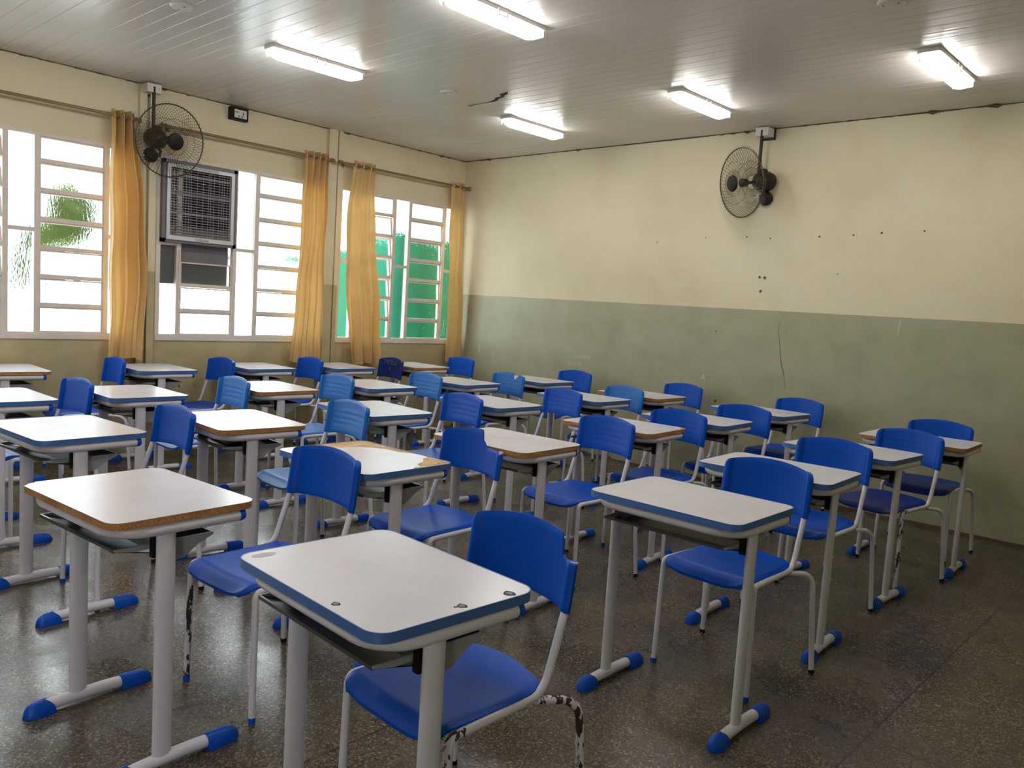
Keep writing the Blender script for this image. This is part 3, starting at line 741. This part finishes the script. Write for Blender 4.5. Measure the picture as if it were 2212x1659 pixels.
    for s in (-1, 1):
        poly = [(-.187, .664), (-.135, .655), (-.085, .655), (-.05, .628), (-.02, .606), (.02, .610), (.06, .640), (.112, .662), (.112, .670), (-.187, .670)]
        x0, x1 = s*W, s*(W+.005)
        vs = [(x0, a, b) for a, b in poly]+[(x1, a, b) for a, b in poly]; n = len(poly)
        mb.add(vs, [tuple(range(n)), tuple(range(2*n-1, n-1, -1))]+[(i, n+i, n+(i+1) % n, (i+1) % n) for i in range(n)], 1)
    D['tray'] = mb.mesh('book_tray', ['tray_shaded', 'tray'], 0)
    mb = MB(); mb.box(.243, .262, -.088, -.028, .632, .712); D['bracket'] = mb.mesh('tray_bracket', 'black', 0)
    mb = MB(); mb.lathe([(.004, 0), (.004, .004)], TZ((.262, -.055, .625), (1, 0, 0)), 8); D['screw'] = mb.mesh('screw', 'alu')
    return D
DM = desk_meshes()
def lam_poly(poly, wide=False):
    return MB().prism(poly, TZ1-.0012, TZ1).mesh('laminate', 'laminate', 0)
# damaged laminates
outer = rrect(.2975, .2225, .045)
# peeled back-right corner and a ragged strip along the back and left edges
peel = [(.205, -.2225)]+[p for p in outer if p[1] < -.15 and p[0] > .2][0:0]
def poly_peel():
    P = [p for p in outer if p[1] < 0 and p[0] > .2]                      # front right corner
    P = [(.2, -.2225)]+P+[(.2975, -.003), (.288, .018), (.274, .037), (.287, .043), (.268, .062), (.250, .066), (.231, .089), (.222, .108), (.216, .13), (.190, .150), (.164, .175), (.160, .195), (.145, .213)]
    P += [(.10, .216), (.06, .207), (.03, .192), (.007, .173), (-.035, .176), (-.069, .171), (-.109, .158), (-.137, .135), (-.172, .095), (-.193, .044), (-.207, -.01), (-.232, -.056), (-.258, -.088), (-.2975, -.13)]
    P += [p for p in outer if p[1] < -.13 and p[0] < -.2]
    return P
def poly_chip():
    P = rrect(.300, .225, .045); Q = []
    for p in P:
        if p[0] < -.27 and p[1] < -.19: Q += [(p[0]+.006+random.uniform(-.003, .004), p[1]+.005)]
        else: Q.append(p)
    return Q
def poly_nick():
    Q = []
    for p in outer:
        if p[0] > .2 and p[1] > .1: continue
        Q.append(p)
    i = [k for k, p in enumerate(Q) if p[0] > .29 and p[1] < 0][-1]
    return Q[:i+1]+[(.2975, .06), (.291, .09), (.293, .13), (.284, .16), (.28, .185), (.262, .205), (.24, .2225)]+Q[i+1:]
# name: x, y, yaw
DESK = {"5_1": [5.2470, -5.1390, -0.0490], "5_2": [5.2684, -3.7633, 0.0038], "5_3": [5.1796, -2.8412, 0.0440], "5_4": [5.1562, -1.8952, -0.0665], "5_5": [5.2438, -1.0120, 0.0200], "4_1": [4.2161, -5.2807, 0.0765], "4_2": [4.0825, -4.3200, 0.0164], "4_3": [4.0709, -3.4609, 0.0383], "4_4": [4.0269, -2.4106, 0.0679], "4_5": [4.0784, -1.6632, 0.0428], "4_6": [4.0622, -0.7281, -0.0753], "3_1": [2.9389, -5.0633, 0.0708], "3_2": [3.0185, -4.3000, -0.0538], "3_3": [2.9432, -3.3967, -0.0788], "3_4": [2.9655, -2.4372, -0.0368], "3_5": [2.9944, -1.4627, -0.0104], "3_6": [3.0433, -0.7541, 0.0031], "2_1": [1.7952, -5.0352, 0.0070], "2_2": [1.8197, -4.3348, -0.0065], "2_3": [1.7955, -3.4153, -0.0329], "2_4": [1.8644, -2.5999, -0.0159], "2_5": [1.8588, -1.6997, 0.0315], "2_6": [1.9241, -0.8077, 0.0083], "1_1": [0.3580, -4.6052, -0.0442], "1_2": [0.4454, -3.6092, -0.0082], "1_3": [0.4279, -2.7273, -0.0364], "1_4": [0.5030, -1.9387, -0.0216], "1_5": [0.5292, -1.0476, -0.0227]}
CHAIR = {"5_1": [5.2836, -4.9518, -0.0385], "5_2": [5.2497, -3.3922, -0.0434], "5_3": [5.1552, -2.4412, -0.0549], "5_4": [5.2246, -1.5496, -0.1654], "5_5": [5.2201, -0.7570, 0.0066], "4_1": [4.2189, -4.8489, 0.0578], "4_2": [4.1095, -3.9910, -0.0057], "4_3": [4.1050, -2.9718, -0.0743], "4_4": [4.1277, -2.2229, 0.0172], "4_5": [4.1790, -1.4627, 0.0172], "4_6": [4.1134, -0.4649, -0.0900], "3_1": [2.9643, -4.8543, 0.0022], "3_2": [3.0671, -3.9393, -0.0491], "3_3": [3.0021, -3.0161, -0.0734], "3_4": [2.9952, -2.0098, -0.1311], "3_5": [3.0382, -1.2867, -0.0906], "3_6": [3.0737, -0.4511, -0.0813], "2_1": [1.7555, -4.8664, 0.0662], "2_2": [1.8341, -3.9480, -0.0119], "2_3": [1.8230, -3.1303, 0.0095], "2_4": [1.8660, -2.3232, -0.0106], "2_5": [1.9718, -1.4825, -0.0580], "2_6": [1.9503, -0.5112, 0.0101], "1_1": [0.3831, -4.1397, -0.0333], "1_2": [0.4681, -3.3174, 0.0486], "1_3": [0.4559, -2.4690, -0.0018], "1_4": [0.5249, -1.6145, -0.0730], "1_5": [0.5086, -0.6456, -0.0020]}
BARE = {'4_1', '4_3', '4_4', '3_2', '2_3', '1_1', '1_5', '3_6', '5_5'}
ROW = {'5': 'right-hand row', '4': 'fourth row from the windows', '3': 'middle row', '2': 'second row from the windows', '1': 'row beside the windows'}
ORD = ['front', 'second', 'third', 'fourth', 'fifth', 'last']
SPECIAL = {'5_1': 'nearest school desk, blue edge, screw holes in its grey top, low centre of photo',
 '4_1': 'large foreground desk at left with bare brown board edge and chipped corner',
 '4_2': 'school desk with laminate peeled off its far corner showing orange board',
 '5_2': 'blue-edged school desk alone in the right foreground, second in the right-hand row'}
def pos(k, total):
    c, i = k.split('_'); i = int(i)
    w = 'last' if i == total[c] else ORD[i-1]
    return '%s in the %s' % (w, ROW[c])
TOT = {'5': 5, '4': 6, '3': 6, '2': 6, '1': 5}
for k, (x, y, a) in DESK.items():
    r = empty('school_desk', (x, y, 0), a)
    bare = k in BARE
    l = SPECIAL.get(k) or ('%s school desk, %s' % ('bare brown-edged' if bare else 'blue-edged', pos(k, TOT)))
    tag(r, l, 'desk', 'school desks in five rows')
    o = place('tabletop', DM['slabwide'] if bare else DM['peeled'] if k == '4_2' else DM['slab'], r)
    if bare: tag(o, 'bare brown particle board edge')
    if k == '4_2': lm = lam_poly(poly_peel())
    elif k == '4_1': lm = lam_poly(poly_chip())
    elif k in ('3_4', '4_4'): lm = lam_poly(poly_nick())
    else: lm = DM['lamwide'] if bare else DM['lam']
    lo = place('laminate', lm, r)
    if k == '4_2': tag(lo, 'peeling ragged laminate sheet')
    if not bare: tag(place('edge_band', DM['band'], r), 'blue plastic edge band')
    tb = place('support_tube', DM['tube'], r)
    for s in (-1, 1): place('end_cap', DM['cap'], tb, (s*.281, 0, 0))
    for s in (-1, 1):
        place('leg', DM['leg'], r, (s*.272, 0, 0)); f = place('foot', DM['foot'], r, (s*.272, 0, 0))
        place('foot_shoe', DM['shoef'], f); place('foot_shoe', DM['shoer'], f)
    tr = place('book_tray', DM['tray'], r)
    for s in (-1, 1):
        b_ = place('tray_bracket', DM['bracket'], r, rot=(0, 0, 0) if s > 0 else None)
        if s < 0: b_.location = (-.505, 0, 0)
    if k == '5_1':
        for px, py, rr in ((.111, -.196, .007), (.272, .015, .008), (.276, .152, .010), (.268, -.0, .003)):
            mb = MB(); mb.lathe([(rr, 0), (rr*.85, .0012), (rr*.4, .0014)], Matrix.Translation((px, py, TZ1)), 12); place('screw', mb.mesh('screw', 'casing'), lo)
            mb = MB(); mb.prism([(px+rr*1.5*cos(t)*(1+.2*sin(3*t)), py+rr*1.4*sin(t)) for t in [2*pi*q/14 for q in range(14)]], TZ1, TZ1+.0004); place('screw_hole', mb.mesh('screw_hole', 'dark', 0), lo)
        mb = MB(); mb.prism([(-.262+.016*cos(t), -.165+.032*sin(t)) for t in [2*pi*q/16 for q in range(16)]], TZ1, TZ1+.0003); place('glue_stain', mb.mesh('glue_stain', 'stain', 0), lo)
    if k == '4_2':
        for px, py in ((.268, .165), (-.12, .212), (-.02, .213)):
            mb = MB(); mb.prism([(px+.007*cos(t), py+.004*sin(t)) for t in [2*pi*q/10 for q in range(10)]], TZ1-.0012, TZ1-.0008); place('screw_hole', mb.mesh('screw_hole', 'rust', 0), lo)
# papers left in two trays
for k, lbl in (('3_2', 'crumpled white papers inside the tray of the second middle-row desk'), ('2_3', 'white papers inside the tray of a desk by the second row')):
    x, y, a = DESK[k]; r = empty('paper_stack', (x-.08, y+.0, .642), a); tag(r, lbl, 'paper')
    for j in range(3):
        mb = MB(); w, d = .10, .06
        def pf(u, v, j=j): return ((u-.5)*2*w+.01*j, (v-.5)*2*d-.006*j, .004+.006*j+.004*math.sin(5*u+3*v+j)+.006*abs(math.sin(7*u+j))*v)
        mb.grid(pf, 12, 8); place('sheet', mb.mesh('sheet', 'label', 0), r)
x, y, a = DESK['3_1']; r = empty('notebook', (x-.17, y+.0, .642), a); tag(r, 'yellow-green notebook cover in the tray of the front middle-row desk', 'notebook')
M['lime'] = prin('lime_cover', (.42, .50, .12), .6)
mb = MB(); mb.box(-.06, .06, -.10, .08, .001, .010); place('pages', mb.mesh('pages', 'label', 0), r); mb = MB(); mb.box(-.061, .061, -.101, .081, .010, .012); place('cover', mb.mesh('cover', 'lime', 0), r)

# ------------------------------------------------------------------ chair
def backrest(notch=None, mname='blue', ribs=True, seed=0):
    """shell between two tube sleeves; notch(u) lowers the top edge"""
    HW_, zb = .199, .632
    NU, NV = 96, 20
    def top(u):
        a = abs(u); z = .806+.030*(1-a*a)
        if a > .86: e = (a-.86)/.14; z -= .030*(1-math.sqrt(max(0, 1-e*e)))
        if notch: z = min(z, notch(u))
        return z
    def bot(u): return zb+.010*(1-u*u)
    def pt(u, v, side):
        zt, z0 = top(u), bot(u); z = z0+(zt-z0)*v; t = (z-zb)/.2
        y = .235+.034*t-.010*t*t+.030*(1-u*u)
        sl = max(0, (abs(u)-.80)/.20); hump = math.sin(pi*min(1, sl*1.0)) if sl > 0 else 0
        th = .0040+.0125*(hump**.8 if 0 < sl < 1 else 0)
        ed = min(1, min(v, 1-v)*14); th *= ((.35 if sl == 0 else .80)+(.65 if sl == 0 else .20)*math.sqrt(ed))
        rib = 0
        if ribs and side < 0 and sl == 0:
            q = (t-.18)/.62
            if 0 < q < 1: rib = .0011*max(0, math.sin(q*pi*8))*min(1, (.84-abs(u))*6)
        return (u*HW_, y+side*th-rib, z)
    mb = MB()
    us = [-1+2*i/NU for i in range(NU+1)]
    mb.grid(lambda a, b: pt(-1+2*a, b, -1), NU, NV); mb.grid(lambda a, b: pt(-1+2*a, b, 1), NU, NV, flip=True)
    def rim(seq):
        vs = []; 
        for u, v in seq: vs += [pt(u, v, -1), pt(u, v, 1)]
        mb.add(vs, [(2*i, 2*i+1, 2*i+3, 2*i+2) for i in range(len(seq)-1)])
    rim([(u, 1) for u in us][::-1]); rim([(u, 0) for u in us]); rim([(1, j/NV) for j in range(NV+1)]); rim([(-1, j/NV) for j in range(NV, -1, -1)])
    return mb.mesh('backrest', mname, 40, fix=True)
def sm(x): x = max(0, min(1, x)); return x*x*(3-2*x)
def n_51(u):   # bite near the right sleeve, sleeve standing lower
    if u < .66: return 9
    if u < .70: return .815-.045*(u-.66)/.04
    if u < .86: return .768-.010*math.sin((u-.70)/.16*pi/2)
    return .762-.004*(u-.86)/.14
def n_42(u):
    if u < .20: return 9
    if u < .24: return .835-.048*(u-.20)/.04
    if u < .42: return .787-.027*sm((u-.24)/.18)
    if u < .84: return .760-.010*(u-.42)
    return .752-.004*math.sin((u-.84)*20)
def n_25(u):
    if u < .15: return 9
    if u < .20: return .83-.05*(u-.15)/.05
    if u < .66: return .776+.052*sm((u-.20)/.46)**.9
    return 9
def seat_mesh(mname='blue'):
    NU, NV = 28, 28; mb = MB()
    def outline(v):  # half width along the depth
        y = -.190+.385*v
        w = .188+.004*v
        if v < .13: w -= .034*(1-math.sqrt(max(0, 1-((.13-v)/.13)**2)))
        if v > .62: e = (v-.62)/.38; w -= .018*e*e
        if v > .90: e = (v-.90)/.10; w -= .075*(1-math.sqrt(max(0, 1-e*e)))
        return y, w
    def pt(u, v, side):
        y, w = outline(v); uu = -1+2*u
        y += (.020*(1-uu*uu) if v > .5 else 0)*sm((v-.5)*2)
        z = .4555-.014*(1-uu*uu)*math.sin(pi*min(1, max(0, v*1.05)))+.006*sm((v-.75)*4)
        fd = max(0, (.16-v)/.16); z -= .040*fd**2.2*(1-.45*abs(uu)**5); y += .010*fd**3*0
        e = max(0, (abs(uu)-.9)/.1); z -= .009*e*e*(1-.5*sm((v-.8)*5))
        if side < 0: z -= .006+(.004 if fd > .5 else 0)
        return (uu*w, y, z)
    mb.grid(lambda a, b: pt(a, b, 1), NU, NV); mb.grid(lambda a, b: pt(a, b, -1), NU, NV, flip=True)
    def rim(seq):
        vs = []
        for u, v in seq: vs += [pt(u, v, 1), pt(u, v, -1)]
        mb.add(vs, [(2*i, 2*i+1, 2*i+3, 2*i+2) for i in range(len(seq)-1)])
    rim([(1-i/NU, 1) for i in range(NU+1)]); rim([(i/NU, 0) for i in range(NU+1)]); rim([(1, i/NV) for i in range(NV+1)]); rim([(0, 1-i/NV) for i in range(NV+1)])
    return mb.mesh('seat', mname, 40, fix=True)
def chair_meshes():
    C = {}; R = .0110
    for s in (-1, 1):
        X = s*.186
        # one side tube: rail under the seat turning up into the back post
        path = bend([(s*.197, -.112, .4335), (X, .172, .4345), (s*.183, .2405, .640), (s*.183, .2615, .76)], [.055, .02], 8)
        C['rail', s] = MB().tube(path, R, 12).mesh('side_rail', 'metal')
        pf = bend([(s*.207, -.157, .004), (s*.199, -.152, .4335), (s*.197, -.100, .4335)], [.045], 8)
        C['front', s] = MB().tube(pf, R, 12).mesh('leg', 'metal')
        pr = bend([(s*.255, .285, .004), (s*.232, .262, .41), (s*.186, .150, .425)], [.085], 10)
        C['rear', s] = MB().tube(pr, R, 12).mesh('leg', 'metal')
        C['capf', s] = MB().lathe([(.0118, 0), (.0122, .012), (.0112, .018)], Matrix.Translation((s*.207, -.157, 0)), 12).mesh('foot_cap', 'shoe')
        C['capr', s] = MB().lathe([(.0118, 0), (.0122, .012), (.0112, .018)], Matrix.Translation((s*.255, .285, 0)), 12).mesh('foot_cap', 'black')
    C['cross'] = MB().tube([(-.186, .155, .422), (.186, .155, .422)], R, 10).tube([(-.188, -.07, .427), (.188, -.07, .427)], R*.9, 10).mesh('cross_rail', 'metal')
    C['seat'] = seat_mesh(); C['seat_navy'] = seat_mesh('navy'); C['seat_worn'] = seat_mesh('blue_worn')
    C['back'] = backrest(ribs=False); C['back_rib'] = backrest(); C['back_worn'] = backrest(mname='blue_worn'); C['back_navy'] = backrest(mname='navy', ribs=False)
    C['b51'] = backrest(n_51, ribs=False); C['b42'] = backrest(n_42, ribs=False); C['b25'] = backrest(n_25, mname='blue_worn')
    return C
CM = chair_meshes()
RIB = {'4_3', '4_4', '5_4', '3_3', '3_4', '4_6', '3_6', '2_6', '1_1', '5_5'}
WORN = {'3_2', '2_2', '2_3', '2_4', '3_5'}
CS = {'5_1': 'blue chair with a bite broken out of its backrest, nearest the camera',
 '4_2': 'blue chair whose backrest has a large piece broken off, behind the peeled desk',
 '2_5': 'worn blue chair with a V-shaped notch in the top of its backrest',
 '1_4': 'dark navy chair with a name scrawled on its backrest beside the windows',
 '1_5': 'blue chair in the corner under the narrow curtain'}
def cl(k):
    base = 'worn ribbed blue' if k in WORN else ('ribbed blue' if k in RIB else 'smooth blue')
    return '%s plastic school chair, %s' % (base, pos(k, TOT))
for k, (x, y, a) in CHAIR.items():
    r = empty('school_chair', (x, y, 0), a); tag(r, CS.get(k) or cl(k), 'chair', 'blue school chairs in five rows')
    bk = {'5_1': 'b51', '4_2': 'b42', '2_5': 'b25', '1_4': 'back_navy'}.get(k) or ('back_worn' if k in WORN else 'back_rib' if k in RIB else 'back')
    st = 'seat_navy' if k in ('5_4', '5_5', '1_1') and k != '1_1' else ('seat_worn' if k in ('3_2', '2_3') else 'seat')
    so = place('seat', CM[st], r); bo = place('backrest', CM[bk], r)
    if st == 'seat_navy': tag(so, 'navy blue seat')
    if k in ('5_1', '4_2', '2_5'): tag(bo, 'broken blue backrest')
    place('cross_rail', CM['cross'], r)
    for s in (-1, 1):
        place('side_rail', CM['rail', s], r)
        f = place('leg', CM['front', s], r); place('foot_cap', CM['capf', s], f)
        b_ = place('leg', CM['rear', s], r); place('foot_cap', CM['capr', s], b_)
        if (k, s) in (('5_1', 1), ('5_4', 1), ('4_1', -1)):
            for q in ((f, b_) if k == '5_1' else (f,)):
                q.data = q.data.copy(); q.data.materials[0] = M['flaky']; tag(q, 'leg with flaking paint and rust')
    if k == '1_4':
        place('scrawl', text_mesh('scrawl', 'MATEUS\nR', .062, Matrix.Translation((.0, .2495, .755)) @ Matrix.Rotation(pi/2-.12, 4, 'X'), 'chalkblue', .0003, .9), bo)

# ------------------------------------------------------------------ camera
cam_d = bpy.data.cameras.new('camera'); cam = bpy.data.objects.new('camera', cam_d); COL.objects.link(cam); SC.camera = cam
yaw, pitch, roll, f = radians(-42.56717689833249), radians(-5.48678665615234), radians(3.6275970528007053), 1745.0067
fw = Vector((cos(pitch)*sin(yaw), cos(pitch)*cos(yaw), sin(pitch))); r0 = Vector((cos(yaw), -sin(yaw), 0)); u0 = r0.cross(fw)
rt = cos(roll)*r0+sin(roll)*u0; up = -sin(roll)*r0+cos(roll)*u0
cam.matrix_world = Matrix(((rt.x, up.x, -fw.x, 6.70868), (rt.y, up.y, -fw.y, -6.31858), (rt.z, up.z, -fw.z, 1.40396), (0, 0, 0, 1)))
cam_d.sensor_width = 36; cam_d.lens = f*36/2212; cam_d.clip_start = .05; cam_d.clip_end = 200

# ------------------------------------------------------------------ light
SKY = 13.
w = bpy.data.worlds.new('overcast_sky'); SC.world = w; w.use_nodes = True
bg = w.node_tree.nodes['Background']; bg.inputs[0].default_value = (.90, .95, 1.0, 1); bg.inputs[1].default_value = SKY
for a, b in WIN:
    if 0: pass
    ld = bpy.data.lights.new('daylight_portal', 'AREA'); ld.shape = 'RECTANGLE'; ld.size = b-a; ld.size_y = WZ1-WZ0; ld.cycles.is_portal = True
    lo = bpy.data.objects.new('daylight_portal', ld); COL.objects.link(lo); lo.location = (-.075, (a+b)/2, (WZ0+WZ1)/2); lo.rotation_euler = (0, radians(-90), 0)
    lo.rotation_euler = Vector((-1, 0, 0)).to_track_quat('Z', 'Y').to_euler()
    ld.size = b-a if abs((lo.rotation_euler.to_matrix() @ Vector((1, 0, 0))).y) > .5 else WZ1-WZ0
    ld.size_y = (WZ1-WZ0) if ld.size == b-a else b-a
ld = bpy.data.lights.new('door_portal', 'AREA'); ld.shape = 'RECTANGLE'; ld.size = 1.0; ld.size_y = 2.15; ld.cycles.is_portal = True
lo = bpy.data.objects.new('door_portal', ld); COL.objects.link(lo); lo.location = (XR+.10, -8.4, 1.075); lo.rotation_euler = Vector((1, 0, 0)).to_track_quat('Z', 'Y').to_euler()
if abs((lo.rotation_euler.to_matrix() @ Vector((1, 0, 0))).z) > .5: ld.size, ld.size_y = 2.15, 1.0
vs_ = SC.view_settings; vs_.view_transform = 'Standard'; vs_.look = 'None'; vs_.gamma = 1; vs_.use_curve_mapping = False; vs_.exposure = 0.0
SC.cycles.use_denoising = True
SC.cycles.max_bounces = 10; SC.cycles.diffuse_bounces = 5; SC.cycles.glossy_bounces = 4; SC.cycles.transmission_bounces = 6; SC.cycles.transparent_max_bounces = 12
SC.cycles.sample_clamp_indirect = 6; SC.cycles.caustics_reflective = False; SC.cycles.caustics_refractive = True; SC.cycles.blur_glossy = .5
